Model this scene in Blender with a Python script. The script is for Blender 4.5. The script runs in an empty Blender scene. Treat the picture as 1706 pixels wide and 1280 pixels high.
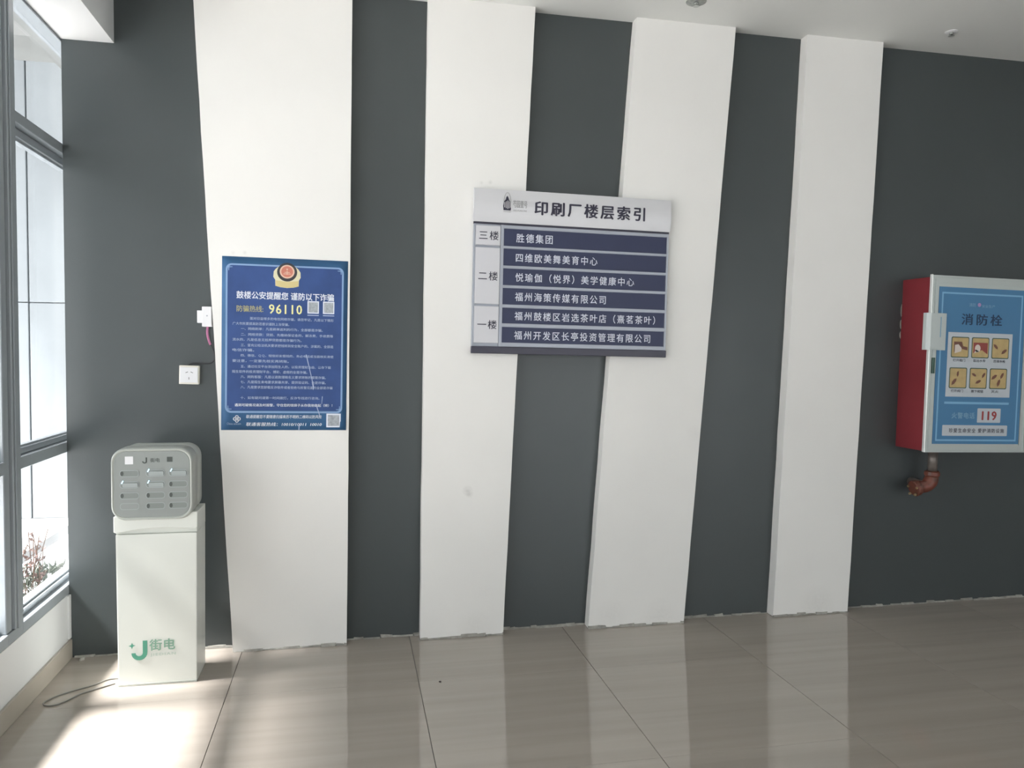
import bpy, bmesh, math, random
from mathutils import Vector, Matrix
random.seed(7)
SC = bpy.context.scene
COL = SC.collection
PI = math.pi

# ------------------------------------------------------------------ camera
cam_d = bpy.data.cameras.new('camera'); cam = bpy.data.objects.new('camera', cam_d); COL.objects.link(cam)
SC.camera = cam
cam_d.sensor_fit = 'HORIZONTAL'; cam_d.sensor_width = 36.0
cam_d.lens = 1301.47 * 36.0 / 1706.0
cam_d.clip_start = 0.05; cam_d.clip_end = 200
yaw, pitch, roll = 0.2043, 0.0431, 0.0102
fw = Vector((math.sin(yaw)*math.cos(pitch), math.cos(yaw)*math.cos(pitch), -math.sin(pitch)))
rt = Vector((math.cos(yaw), -math.sin(yaw), 0)); up = rt.cross(fw)
r2 = math.cos(roll)*rt + math.sin(roll)*up; u2 = -math.sin(roll)*rt + math.cos(roll)*up
m = Matrix((r2, u2, -fw)).transposed().to_4x4(); m.translation = Vector((0, -3.9288, 1.4537))
cam.matrix_world = m

# ------------------------------------------------------------------ world, sun, exposure
W = bpy.data.worlds.new('overcast_sky'); SC.world = W; W.use_nodes = True
bgn = W.node_tree.nodes['Background']
bgn.inputs[0].default_value = (0.945, 0.975, 1.0, 1); bgn.inputs[1].default_value = 4.0
sd = bpy.data.lights.new('hazy_sun', 'SUN'); sd.energy = 54.0; sd.angle = math.radians(18); sd.color = (1.0, 0.975, 0.955)
sun = bpy.data.objects.new('hazy_sun', sd); COL.objects.link(sun)
sun.location = (-6, -2, 8)
sun.rotation_euler = Vector((1.0, 0.09, -1.42)).to_track_quat('-Z', 'Y').to_euler()
SC.view_settings.view_transform = 'Standard'; SC.view_settings.look = 'None'
SC.view_settings.gamma = 1.0; SC.view_settings.use_curve_mapping = False
SC.view_settings.exposure = 0.03
SC.cycles.use_denoising = True
SC.cycles.max_bounces = 12; SC.cycles.diffuse_bounces = 8; SC.cycles.glossy_bounces = 6
SC.cycles.transparent_max_bounces = 12
SC.cycles.sample_clamp_indirect = 8

# ------------------------------------------------------------------ materials
def mat(name, col, rough=0.5, metal=0.0, spec=0.5, var=0.0, vscale=3.0, stretch=(1, 1, 1), bump=0.0, bscale=40.0,
        emit=None, estr=0.0, detail=4.0, vcol=None, coat=0.0):
    M = bpy.data.materials.new(name); M.use_nodes = True
    nt = M.node_tree; b = nt.nodes['Principled BSDF']
    b.inputs['Base Color'].default_value = (*col, 1); b.inputs['Roughness'].default_value = rough
    b.inputs['Metallic'].default_value = metal; b.inputs['Specular IOR Level'].default_value = spec
    b.inputs['Coat Weight'].default_value = coat
    if emit:
        b.inputs['Emission Color'].default_value = (*emit, 1); b.inputs['Emission Strength'].default_value = estr
    if var or bump:
        tc = nt.nodes.new('ShaderNodeTexCoord')
        mp = nt.nodes.new('ShaderNodeMapping'); mp.inputs['Scale'].default_value = stretch
        nt.links.new(tc.outputs['Object'], mp.inputs['Vector'])
    if var:
        oi = nt.nodes.new('ShaderNodeObjectInfo')
        ad = nt.nodes.new('ShaderNodeVectorMath'); ad.operation = 'ADD'
        sc_ = nt.nodes.new('ShaderNodeVectorMath'); sc_.operation = 'SCALE'; sc_.inputs[3].default_value = 17.0
        cb = nt.nodes.new('ShaderNodeCombineXYZ')
        for i in range(3): nt.links.new(oi.outputs['Random'], cb.inputs[i])
        nt.links.new(cb.outputs[0], sc_.inputs[0]); nt.links.new(mp.outputs[0], ad.inputs[0]); nt.links.new(sc_.outputs[0], ad.inputs[1])
        nz = nt.nodes.new('ShaderNodeTexNoise'); nz.inputs['Scale'].default_value = vscale; nz.inputs['Detail'].default_value = detail
        nt.links.new(ad.outputs[0], nz.inputs['Vector'])
        rp = nt.nodes.new('ShaderNodeValToRGB')
        c2 = vcol if vcol else tuple(c*(1-var) for c in col)
        rp.color_ramp.elements[0].position = 0.32; rp.color_ramp.elements[1].position = 0.68
        rp.color_ramp.elements[0].color = (*c2, 1)
        rp.color_ramp.elements[1].color = (*[min(1, c*(1+var*0.35)) for c in col], 1)
        nt.links.new(nz.outputs['Fac'], rp.inputs['Fac']); nt.links.new(rp.outputs['Color'], b.inputs['Base Color'])
    if bump:
        n2 = nt.nodes.new('ShaderNodeTexNoise'); n2.inputs['Scale'].default_value = bscale; n2.inputs['Detail'].default_value = 3
        nt.links.new(mp.outputs[0], n2.inputs['Vector'])
        bp = nt.nodes.new('ShaderNodeBump'); bp.inputs['Strength'].default_value = bump; bp.inputs['Distance'].default_value = 0.01
        nt.links.new(n2.outputs['Fac'], bp.inputs['Height']); nt.links.new(bp.outputs[0], b.inputs['Normal'])
    return M

def panel_mat():
    """white emulsion with a few scuffs of their own (world-space spots)"""
    M = mat('white_wall_paint', (0.80, 0.79, 0.765), 0.62, var=0.035, vscale=1.6, bump=0.05, bscale=9)
    nt = M.node_tree; b = nt.nodes['Principled BSDF']
    prev = b.inputs['Base Color'].links[0].from_socket
    geo = nt.nodes.new('ShaderNodeNewGeometry')
    for (x, z, r, k) in ((0.578, 0.745, 0.030, .45), (0.588, 0.728, 0.022, .4), (0.68, 2.287, 0.014, .4), (0.635, 2.283, 0.012, .3), (-0.538, 1.897, 0.012, .3), (-0.485, 1.899, 0.012, .35),
                         (1.80, 1.02, 0.05, .12), (1.86, 0.95, 0.05, .10), (1.35, .06, .10, .16), (1.62, .03, .12, .2), (2.55, .05, .12, .2), (.62, .04, .10, .14)):
        sb = nt.nodes.new('ShaderNodeVectorMath'); sb.operation = 'SUBTRACT'; sb.inputs[1].default_value = (x, -0.065, z)
        nt.links.new(geo.outputs['Position'], sb.inputs[0])
        ln = nt.nodes.new('ShaderNodeVectorMath'); ln.operation = 'LENGTH'; nt.links.new(sb.outputs[0], ln.inputs[0])
        mr = nt.nodes.new('ShaderNodeMapRange'); mr.inputs[1].default_value = r; mr.inputs[2].default_value = 0
        mr.inputs[3].default_value = 0; mr.inputs[4].default_value = k
        nt.links.new(ln.outputs['Value'], mr.inputs[0])
        nz = nt.nodes.new('ShaderNodeTexNoise'); nz.inputs['Scale'].default_value = 60; nt.links.new(geo.outputs['Position'], nz.inputs['Vector'])
        mu = nt.nodes.new('ShaderNodeMath'); mu.operation = 'MULTIPLY'; nt.links.new(mr.outputs[0], mu.inputs[0]); nt.links.new(nz.outputs['Fac'], mu.inputs[1])
        mx = nt.nodes.new('ShaderNodeMix'); mx.data_type = 'RGBA'
        nt.links.new(mu.outputs[0], mx.inputs[0]); nt.links.new(prev, mx.inputs[6]); mx.inputs[7].default_value = (0.25, 0.24, 0.22, 1)
        prev = mx.outputs[2]
    nt.links.new(prev, b.inputs['Base Color'])
    return M

M = {}
M['white'] = panel_mat()
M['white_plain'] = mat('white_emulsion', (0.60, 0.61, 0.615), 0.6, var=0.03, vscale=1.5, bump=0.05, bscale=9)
M['dark'] = mat('charcoal_wall_paint', (0.057, 0.067, 0.070), 0.34, spec=0.5, var=0.08, vscale=1.2, bump=0.10, bscale=7)
M['ceil'] = mat('ceiling_paint', (0.72, 0.73, 0.71), 0.7, var=0.04, vscale=1.2, bump=0.05, bscale=20)
M['tile'] = mat('polished_travertine_tile', (0.365, 0.325, 0.285), 0.045, spec=0.85, var=0.10, vscale=1.5, stretch=(0.4, 9.0, 1), detail=4)
M['skirt'] = mat('skirting_tile', (0.42, 0.38, 0.33), 0.22, spec=0.5, var=0.15, vscale=3, stretch=(9, 0.6, 1))
M['grout'] = mat('tile_grout', (0.12, 0.11, 0.10), 0.8)
M['plaster'] = mat('plaster_crumbs', (0.34, 0.33, 0.30), 0.85, var=0.35, vscale=25)
M['frame'] = mat('dark_grey_aluminium', (0.30, 0.33, 0.355), 0.20, metal=0.0, spec=0.75, bump=0.02, bscale=30, coat=0.3)
M['gasket'] = mat('black_gasket', (0.02, 0.02, 0.022), 0.5)
M['navy'] = mat('navy_name_strip', (0.034, 0.041, 0.088), 0.40, spec=0.3)
M['navycap'] = mat('dark_navy_rail', (0.030, 0.028, 0.050), 0.35)
M['silver'] = mat('brushed_silver_frame', (0.36, 0.38, 0.43), 0.42, metal=0.35, bump=0.02, stretch=(1, 60, 60))
M['header'] = mat('silver_white_header', (0.62, 0.62, 0.64), 0.38, metal=0.1)
M['floor_plate'] = mat('light_grey_plate', (0.60, 0.60, 0.63), 0.4)
M['ink'] = mat('dark_ink', (0.03, 0.028, 0.05), 0.6)
M['ink_grey'] = mat('grey_ink', (0.28, 0.28, 0.28), 0.6)
M['letter'] = mat('pale_lettering', (0.66, 0.69, 0.78), 0.5)
M['poster'] = mat('blue_poster_paper', (0.042, 0.120, 0.25), 0.45, spec=0.22, var=0.15, vscale=5, bump=0.5, bscale=6)
M['poster_in'] = mat('deep_blue_print', (0.046, 0.090, 0.25), 0.45, spec=0.22, var=0.18, vscale=7, bump=0.5, bscale=6)
M['poster_line'] = mat('pale_blue_line', (0.22, 0.35, 0.57), 0.4)
M['print_w'] = mat('white_print', (0.72, 0.76, 0.84), 0.45)
M['print_soft'] = mat('soft_white_print', (0.40, 0.47, 0.64), 0.45)
M['print_y'] = mat('yellow_print', (0.78, 0.76, 0.36), 0.45)
M['print_yd'] = mat('ochre_print', (0.42, 0.40, 0.20), 0.45)
M['card'] = mat('grey_card_print', (0.40, 0.43, 0.47), 0.45, var=0.3, vscale=90)
M['gold'] = mat('badge_gold', (0.62, 0.52, 0.25), 0.4)
M['cream'] = mat('badge_cream', (0.70, 0.66, 0.45), 0.4)
M['badge_dark'] = mat('badge_dark', (0.035, 0.035, 0.04), 0.4)
M['badge_red'] = mat('badge_red', (0.58, 0.20, 0.14), 0.4)
M['badge_rose'] = mat('badge_rose', (0.72, 0.50, 0.38), 0.4)
M['kw'] = mat('kiosk_white_enamel', (0.64, 0.66, 0.62), 0.35, spec=0.5, var=0.02, vscale=2)
M['khead'] = mat('kiosk_light_shell', (0.38, 0.40, 0.37), 0.35)
M['kface'] = mat('kiosk_grey_face', (0.24, 0.26, 0.25), 0.38)
M['kslot'] = mat('kiosk_slot_grey', (0.19, 0.21, 0.20), 0.45)
M['kdark'] = mat('kiosk_slot_hole', (0.05, 0.06, 0.055), 0.5)
M['kbank'] = mat('power_bank_end', (0.30, 0.33, 0.33), 0.3)
M['led'] = mat('led_light', (0.6, 0.8, 1.0), 0.3, emit=(0.62, 0.86, 1.0), estr=0.9)
M['green'] = mat('green_logo', (0.075, 0.29, 0.20), 0.45)
M['green_soft'] = mat('green_lettering', (0.20, 0.36, 0.27), 0.45)
M['green_pale'] = mat('pale_green_lettering', (0.42, 0.52, 0.46), 0.45)
M['plastic'] = mat('white_plastic', (0.72, 0.72, 0.74), 0.35)
M['plastic_y'] = mat('ivory_plastic', (0.70, 0.67, 0.60), 0.4)
M['wire_pink'] = mat('pink_wire', (0.38, 0.12, 0.24), 0.4)
M['wire_dark'] = mat('black_wire', (0.03, 0.03, 0.035), 0.5)
M['wire_grey'] = mat('grey_floor_cable', (0.22, 0.21, 0.19), 0.6)
M['red'] = mat('red_enamel', (0.23, 0.032, 0.040), 0.42, spec=0.4, var=0.1, vscale=4)
M['alu'] = mat('aluminium_door_frame', (0.60, 0.64, 0.62), 0.32, metal=0.75, bump=0.02, stretch=(60, 60, 2))
M['alu_white'] = mat('bright_edge_trim', (0.80, 0.82, 0.80), 0.25, metal=0.3)
M['fs_blue'] = mat('blue_fire_sign', (0.055, 0.19, 0.36), 0.3, coat=0.3)
M['fs_line'] = mat('fire_sign_line', (0.20, 0.42, 0.62), 0.4)
M['fs_navy'] = mat('fire_sign_title', (0.008, 0.035, 0.09), 0.4)
M['fs_grey'] = mat('fire_sign_panel', (0.50, 0.54, 0.58), 0.4)
M['fs_tan'] = mat('picture_tan', (0.52, 0.38, 0.17), 0.4, var=0.12, vscale=30)
M['fs_brown'] = mat('picture_brown', (0.17, 0.075, 0.05), 0.5)
M['fs_redb'] = mat('picture_red', (0.28, 0.06, 0.05), 0.5)
M['fs_cream'] = mat('picture_cream', (0.66, 0.58, 0.52), 0.5)
M['fs_soft'] = mat('pale_print_on_blue', (0.20, 0.36, 0.50), 0.5)
M['fs_pink'] = mat('pink_mark', (0.35, 0.22, 0.42), 0.5)
M['fs_red_ink'] = mat('dark_red_ink', (0.30, 0.04, 0.04), 0.5)
M['tape'] = mat('milky_plastic_tape', (0.50, 0.55, 0.54), 0.3, coat=0.5, bump=0.4, bscale=18)
M['lock'] = mat('dark_lock', (0.05, 0.10, 0.08), 0.4)
M['pipe_red'] = mat('rusty_red_pipe', (0.17, 0.040, 0.024), 0.42, var=0.45, vscale=22, vcol=(0.11, 0.05, 0.035))
M['pipe_grey'] = mat('galvanised_pipe', (0.22, 0.19, 0.17), 0.4, metal=0.4, var=0.3, vscale=25)
M['brass'] = mat('worn_brass', (0.40, 0.31, 0.17), 0.4, metal=0.5)
M['chrome'] = mat('dull_chrome', (0.5, 0.52, 0.5), 0.3, metal=0.8)
M['rosette'] = mat('dusty_rosette', (0.33, 0.35, 0.33), 0.6, var=0.3, vscale=60)
M['ext_wall'] = mat('pale_render_outside', (0.345, 0.375, 0.40), 0.7, var=0.14, vscale=0.9, stretch=(1.6, 1, 1), bump=0.1, bscale=6)
M['shade_canopy'] = mat('grey_concrete_soffit', (0.20, 0.208, 0.205), 0.8, var=0.3, vscale=1.6, bump=0.15, bscale=5)
M['ext_joint'] = mat('facade_joint', (0.50, 0.54, 0.60), 0.7)
M['ext_ground'] = mat('pale_concrete_paving', (0.42, 0.412, 0.405), 0.7, var=0.06, vscale=3)
M['leaf'] = mat('dusty_green_leaf', (0.13, 0.15, 0.115), 0.5, var=0.3, vscale=8)
M['leaf_red'] = mat('reddish_leaf', (0.26, 0.17, 0.15), 0.5, var=0.3, vscale=8)
M['twig'] = mat('brown_twig', (0.17, 0.10, 0.07), 0.7)
M['speck'] = mat('dark_debris', (0.03, 0.02, 0.02), 0.8)

# window glass: thin clear sheet with a little reflection
G = bpy.data.materials.new('clear_window_glass'); G.use_nodes = True
nt = G.node_tree; nt.nodes.remove(nt.nodes['Principled BSDF']); out = nt.nodes['Material Output']
tr = nt.nodes.new('ShaderNodeBsdfTransparent'); tr.inputs[0].default_value = (0.93, 0.935, 0.935, 1)
gl = nt.nodes.new('ShaderNodeBsdfGlossy'); gl.inputs['Roughness'].default_value = 0.02
lw = nt.nodes.new('ShaderNodeLayerWeight'); lw.inputs[0].default_value = 0.5
pw = nt.nodes.new('ShaderNodeMath'); pw.operation = 'POWER'; pw.inputs[1].default_value = 5.0
fr = nt.nodes.new('ShaderNodeMapRange'); fr.inputs[3].default_value = 0.03; fr.inputs[4].default_value = 0.75
nt.links.new(lw.outputs['Facing'], pw.inputs[0]); nt.links.new(pw.outputs[0], fr.inputs[0])
mx = nt.nodes.new('ShaderNodeMixShader')
nt.links.new(fr.outputs[0], mx.inputs[0]); nt.links.new(tr.outputs[0], mx.inputs[1]); nt.links.new(gl.outputs[0], mx.inputs[2])
nt.links.new(mx.outputs[0], out.inputs[0]); M['glass'] = G

# ------------------------------------------------------------------ helpers
def link(name, me, material, parent=None):
    o = bpy.data.objects.new(name, me); COL.objects.link(o)
    if material is not None:
        me.materials.clear(); me.materials.append(material if not isinstance(material, str) else M[material])
    if parent is not None: o.parent = parent
    return o

def obj(name, bm, material, parent=None, smooth=False, bevel=0.0, seg=2):
    if bevel:
        bmesh.ops.bevel(bm, geom=[e for e in bm.edges], offset=bevel, segments=seg, profile=0.7, affect='EDGES', clamp_overlap=True)
    me = bpy.data.meshes.new(name); bm.normal_update(); bm.to_mesh(me); bm.free()
    if smooth:
        for p in me.polygons: p.use_smooth = True
    return link(name, me, material, parent)

def empty(name, loc, rot=(0, 0, 0)):
    o = bpy.data.objects.new(name, None); COL.objects.link(o); o.location = loc; o.rotation_euler = rot
    o.empty_display_size = 0.05
    return o

def tag(o, label, cat, group=None):
    o['label'] = label; o['category'] = cat
    if group: o['group'] = group
    return o

def bx(bm, x0, x1, y0, y1, z0, z1):
    r = bmesh.ops.create_cube(bm, size=1.0)
    for v in r['verts']:
        v.co = Vector(((x0+x1)/2 + v.co.x*(x1-x0), (y0+y1)/2 + v.co.y*(y1-y0), (z0+z1)/2 + v.co.z*(z1-z0)))
    return r['verts']

def box(name, x0, x1, y0, y1, z0, z1, material, parent=None, bevel=0.0, seg=2):
    bm = bmesh.new(); bx(bm, x0, x1, y0, y1, z0, z1)
    return obj(name, bm, material, parent, bevel=bevel, seg=seg)

def prism_xz(bm, pts, y0, y1):
    """polygon in the x-z plane extruded from y0 (front) to y1"""
    a = [bm.verts.new((x, y0, z)) for x, z in pts]; b = [bm.verts.new((x, y1, z)) for x, z in pts]
    bm.faces.new(a); bm.faces.new(b[::-1]); n = len(pts)
    for i in range(n): bm.faces.new((a[i], b[i], b[(i+1) % n], a[(i+1) % n]))
    bmesh.ops.recalc_face_normals(bm, faces=bm.faces[:])

def rrect(x0, x1, z0, z1, r, n=6):
    pts = []
    for cx_, cz_, a0 in ((x1-r, z1-r, 0), (x0+r, z1-r, 90), (x0+r, z0+r, 180), (x1-r, z0+r, 270)):
        for k in range(n+1):
            a = math.radians(a0 + 90*k/n); pts.append((cx_+r*math.cos(a), cz_+r*math.sin(a)))
    return pts

def loft(bm, loops, cap0=True, cap1=True):
    L = [[bm.verts.new(p) for p in lp] for lp in loops]
    n = len(L[0])
    for a, b in zip(L, L[1:]):
        for i in range(n): bm.faces.new((a[i], a[(i+1) % n], b[(i+1) % n], b[i]))
    if cap0: bm.faces.new(L[0])
    if cap1: bm.faces.new(L[-1][::-1])
    bmesh.ops.recalc_face_normals(bm, faces=bm.faces[:])

def tube(bm, pts, r, n=8):
    pts = [Vector(p) for p in pts]; rr = r if isinstance(r, (list, tuple)) else [r]*len(pts)
    t0 = (pts[1]-pts[0]).normalized()
    ref = Vector((0, 0, 1)) if abs(t0.z) < .9 else Vector((1, 0, 0))
    u = t0.cross(ref).normalized(); loops = []
    for i, p in enumerate(pts):
        t = (pts[min(i+1, len(pts)-1)] - pts[max(i-1, 0)]).normalized()
        u = (u - t*u.dot(t)).normalized(); v = t.cross(u)
        loops.append([p + rr[i]*(math.cos(2*PI*k/n)*u + math.sin(2*PI*k/n)*v) for k in range(n)])
    loft(bm, loops)

def smooth_path(P, k=8):
    P = [Vector(p) for p in P]; out = []
    for i in range(len(P)-1):
        p0 = P[max(i-1, 0)]; p1 = P[i]; p2 = P[i+1]; p3 = P[min(i+2, len(P)-1)]
        for j in range(k):
            t = j/k
            out.append(0.5*((2*p1) + (-p0+p2)*t + (2*p0-5*p1+4*p2-p3)*t*t + (-p0+3*p1-3*p2+p3)*t**3))
    out.append(P[-1]); return out

def flat(name, pts, y, material, parent, th=0.0004):
    """flat print: a thin shape in the x-z plane standing th proud of y"""
    bm = bmesh.new(); prism_xz(bm, pts, y-th, y)
    return obj(name, bm, material, parent)

def rect(x0, x1, z0, z1): return [(x0, z0), (x1, z0), (x1, z1), (x0, z1)]
def disc(cx_, cz_, rx, rz=None, n=24, a0=0, a1=360):
    rz = rz or rx
    k = n if a1-a0 >= 360 else n+1
    return [(cx_+rx*math.cos(math.radians(a0+(a1-a0)*i/n)), cz_+rz*math.sin(math.radians(a0+(a1-a0)*i/n))) for i in range(k)]

def text_mesh(s, bold=0.0, shear=0.0, spacing=1.0, res=2):
    cu = bpy.data.curves.new('lettering', 'FONT'); cu.body = s; cu.resolution_u = res
    cu.offset = bold; cu.shear = shear; cu.space_character = spacing
    to = bpy.data.objects.new('lettering_source', cu); COL.objects.link(to)
    bpy.context.view_layer.update()
    dg = bpy.context.evaluated_depsgraph_get()
    me = bpy.data.meshes.new_from_object(to.evaluated_get(dg))
    bpy.data.objects.remove(to); bpy.data.curves.remove(cu)
    return me

def text(s, x0, x1, z0, z1, y, material, parent, bold=0.0, shear=0.0, spacing=1.0, name='lettering', th=0.0):
    """lettering fitted into the rectangle x0..x1, z0..z1, facing -y at y"""
    me = text_mesh(s, 0.0, shear, spacing)
    if bold:   # heavier strokes: the same letters laid over themselves, shifted by a hair
        bm = bmesh.new(); bm.from_mesh(me); src = bm.faces[:]
        for k_, (dx, dy) in enumerate(((bold, 0), (-bold, 0), (0, bold*.6), (0, -bold*.6))):
            r = bmesh.ops.duplicate(bm, geom=src)
            for v in r['geom']:
                if isinstance(v, bmesh.types.BMVert): v.co.x += dx; v.co.y += dy; v.co.z += (k_+1)*.00005
        bm.to_mesh(me); bm.free()
    xs = [v.co.x for v in me.vertices]; ys = [v.co.y for v in me.vertices]
    ax, bx_, ay, by = min(xs), max(xs), min(ys), max(ys)
    for v in me.vertices:
        v.co = Vector((x0 + (v.co.x-ax)/(bx_-ax)*(x1-x0), y - v.co.z, z0 + (v.co.y-ay)/(by-ay)*(z1-z0)))
    me.update()
    return link(name, me, material, parent)

def join_flats(name, polys, y, material, parent, th=0.0004):
    bm = bmesh.new()
    for p in polys: prism_xz(bm, p, y-th, y)
    return obj(name, bm, material, parent)

# ================================================================== THE SETTING
H = 3.1637; XL = -1.28; XR = 7.0; YF = -8.5; EX0, EX1 = 1.4, 6.4; T = 0.065

def struct(o): o['kind'] = 'structure'; return o

wall_back = struct(box('wall_back', XL, XR, 0, 0.22, -0.02, H+0.1, 'dark'))
# four white boards standing 65 mm proud of the charcoal wall, with slanting edges
for (xlb, xlt, xrb, xrt) in ((-0.5474, -0.7119, -0.015, 0.0074), (0.344, 0.369, 0.767, 0.900), (1.221, 1.434, 1.756, 1.984), (2.283, 2.403, 2.743, 2.863)):
    bm = bmesh.new()
    n = 22; L = []; Rr = []
    for i in range(n+1):
        t = i/n
        jl = random.uniform(-.0015, .0015); jr = random.uniform(-.0010, .0010)
        L.append((xlb+(xlt-xlb)*t+jl, 0.003+(H-0.003)*t)); Rr.append((xrb+(xrt-xrb)*t+jr, 0.003+(H-0.003)*t))
    prism_xz(bm, L + Rr[::-1], -T, 0.0)
    obj('wall_panel', bm, 'white', wall_back)
# rough plaster left along the foot of the wall
bm = bmesh.new()
def rough_strip(x0, x1, y, h=0.011, d=0.014):
    x = x0
    while x < x1:
        w = random.uniform(.03, .09); hh = h*random.uniform(.25, 1.35); dd = d*random.uniform(.3, 1.1)
        xe = min(x+w, x1)
        vs = bx(bm, x, xe, y-dd, y, 0.001, hh)
        for v in vs:
            v.co.x += random.uniform(-.004, .004)
            if v.co.z > hh*.6: v.co.z += random.uniform(-.3, .3)*hh; v.co.y += dd*.4
        x = xe
edges = [(XL+.02, -0.56, 0), (-0.545, -0.015, -T), (-0.013, .342, 0), (.345, .767, -T), (.77, 1.22, 0), (1.222, 1.755, -T), (1.758, 2.281, 0), (2.284, 2.742, -T), (2.746, 4.8, 0)]
for a, b, y in edges: rough_strip(a, b, y)
o = obj('plaster_residue', bm, 'plaster', wall_back); o['kind'] = 'stuff'

box('lintel', XL-.07, XL, 0.0, 0.26, 2.838, H, 'white_plain', wall_back)
wall_right = struct(box('wall_right', XR, XR+.2, YF, 0.22, -0.02, H+0.1, 'white_plain'))
wall_front = struct(empty('wall_front', (0, YF, 0)))
for a_, b_, c_, d_ in ((XL-.14, EX0, -.02, H+.1), (EX1, XR+.2, -.02, H+.1), (EX0, EX1, 2.7, H+.1)):
    box('wall_section', a_, b_, -.2, 0, c_, d_, 'white_plain', wall_front)
fill_opening = struct(empty('fill_opening', (EX0, YF, 0)))          # unseen glazed opening added behind the camera for frontal fill light
nb = 5
for k in range(nb):
    w_ = (EX1-EX0)/nb
    box('opening_frame', k*w_, k*w_+.05, -.10, -.04, 0, 2.7, 'frame', fill_opening, bevel=.002, seg=1)
    box('glass_pane', k*w_+.05, (k+1)*w_, -.075, -.065, .05, 2.65, 'glass', fill_opening)
box('opening_frame', 0, EX1-EX0, -.10, -.04, 2.65, 2.7, 'frame', fill_opening, bevel=.002, seg=1)
box('opening_frame', 0, EX1-EX0, -.10, -.04, 0, .05, 'frame', fill_opening, bevel=.002, seg=1)
ceiling = struct(box('ceiling', XL-.14, XR, YF, 0, H, H+.12, 'ceil'))
trim_1 = struct(box('trim_1', XL-0.07, -1.059, YF, 0.0, 2.838, H, 'white_plain'))       # lowered beam over the windows

# floor: screed and separate polished tiles with recessed joints
floor = struct(box('floor', XL-.14, XR, YF, 0.0, -0.12, -0.006, 'grout'))
J0 = -0.5056; g = 0.0013
xs = [XL] + [J0+.8*k for k in range(0, 10) if J0+.8*k < XR] + [XR]
ys = [0.0] + [-0.558-.8*k for k in range(11) if -0.558-.8*k > YF] + [YF]
mesh_cache = {}
for j in range(len(ys)-1):
    for i in range(len(xs)-1):
        w = round(xs[i+1]-xs[i]-2*g, 4); d = round(ys[j]-ys[j+1]-2*g, 4)
        if (w, d) not in mesh_cache:
            bm = bmesh.new(); bx(bm, 0, w, -.0009, d+.0009, -0.0055, 0)
            tops = [e for e in bm.edges if all(v.co.z > -1e-6 for v in e.verts)]
            bmesh.ops.bevel(bm, geom=tops, offset=0.0004, segments=1, affect='EDGES')
            me = bpy.data.meshes.new('tile'); bm.to_mesh(me); bm.free(); me.materials.append(M['tile']); mesh_cache[(w, d)] = me
        t = bpy.data.objects.new('tile', mesh_cache[(w, d)]); COL.objects.link(t); t.parent = floor
        t.location = (xs[i]+g, ys[j+1]+g, 0)

# low wall under the windows with a skirting of cut tiles
wall_left = struct(box('wall_left', XL-.14, XL, YF, 0.55, -0.02, 0.30, 'white_plain'))
box('end_bead', XL, XL+.010, -0.030, -0.002, 0.095, 0.30, 'white_plain', wall_left, bevel=.003)
box('upper_wall', XL-.14, XL, YF, -7.2, 0.30, 2.838, 'white_plain', wall_left)
baseboard_left = struct(empty('baseboard_left', (XL, 0, 0)))
y = -0.004
while y > YF:
    y1 = max(y-.797, YF)
    box('tile', 0, 0.013, y1, y, 0.0005, 0.088, 'skirt', baseboard_left, bevel=.0015, seg=1); y = y1-.003

# windows: dark aluminium frame; mullions, transoms, inner sashes, panes
def window(name, ya, yb, mul_b):
    """opening from y=ya (near the striped wall) to y=yb; a mullion of width mul_b follows"""
    w = struct(empty(name, (XL, ya, 0.30)))
    def B(n, x0, x1, y0, y1, z0, z1, m='frame', bev=.002): return box(n, x0, x1, y0-ya, y1-ya, z0-.30, z1-.30, m, w, bevel=bev, seg=1)
    y0, y1 = yb, ya
    B('sill_rail', -.08, 0.0, y0, y1, .300, .345)
    B('transom', -.08, 0.0, y0, y1, .962, 1.010)
    B('transom', -.08, 0.0, y0, y1, 2.326, 2.370)
    B('head_rail', -.08, -.002, y0, y1, 2.828, 2.838)
    # inner sash rails and glazing beads
    B('sash_rail', -.075, -.034, y0, y1, .345, .369); B('glazing_bead', -.075, -.048, y0, y1, .369, .379, 'frame', .001)
    B('sash_rail', -.075, -.034, y0, y1, 1.010, 1.036); B('glazing_bead', -.075, -.048, y0, y1, 1.036, 1.044, 'frame', .001)
    B('sash_rail', -.075, -.034, y0, y1, 2.292, 2.326); B('glazing_bead', -.075, -.048, y0, y1, 2.282, 2.292, 'frame', .001)
    for za, zb in ((.379, .962), (1.044, 2.282), (2.370, 2.828)):
        B('glass_pane', -.064, -.058, y0, y1, za, zb, 'glass', 0)
    if mul_b:
        # stepped mullion
        B('mullion', -.08, 0.004, y0-.075, y0, .345, 2.838, 'frame', .003)
        B('mullion_cover', 0.004, .010, y0-.062, y0-.020, .345, 2.838, 'frame', .002)
        B('sill_rail', -.08, 0.0, y0-mul_b, y0, .300, .345)
        B('sash_stile', -.07, -.006, y0-mul_b, y0-.086, .345, 2.838, 'frame', .003)
        B('gasket_strip', -.06, -.020, y0-.086, y0-.075, .345, 2.838, 'gasket', 0)
    return w
window('window_1', 0.55, -0.522, 0.135)
y = -0.657
for k in range(2, 7):
    window('window_%d' % k, y, y-1.0, 0.135 if k < 6 else 0.0); y -= 1.135
    if k == 6: box('end_post', -.08, 0, -1.0-.15, -1.0, 0, 2.538, 'frame', bpy.data.objects['window_6'])
box('filler_panel', XL-.14, XL, -7.2, y+.135-.15, .30, 2.838, 'white_plain', wall_left)

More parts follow.
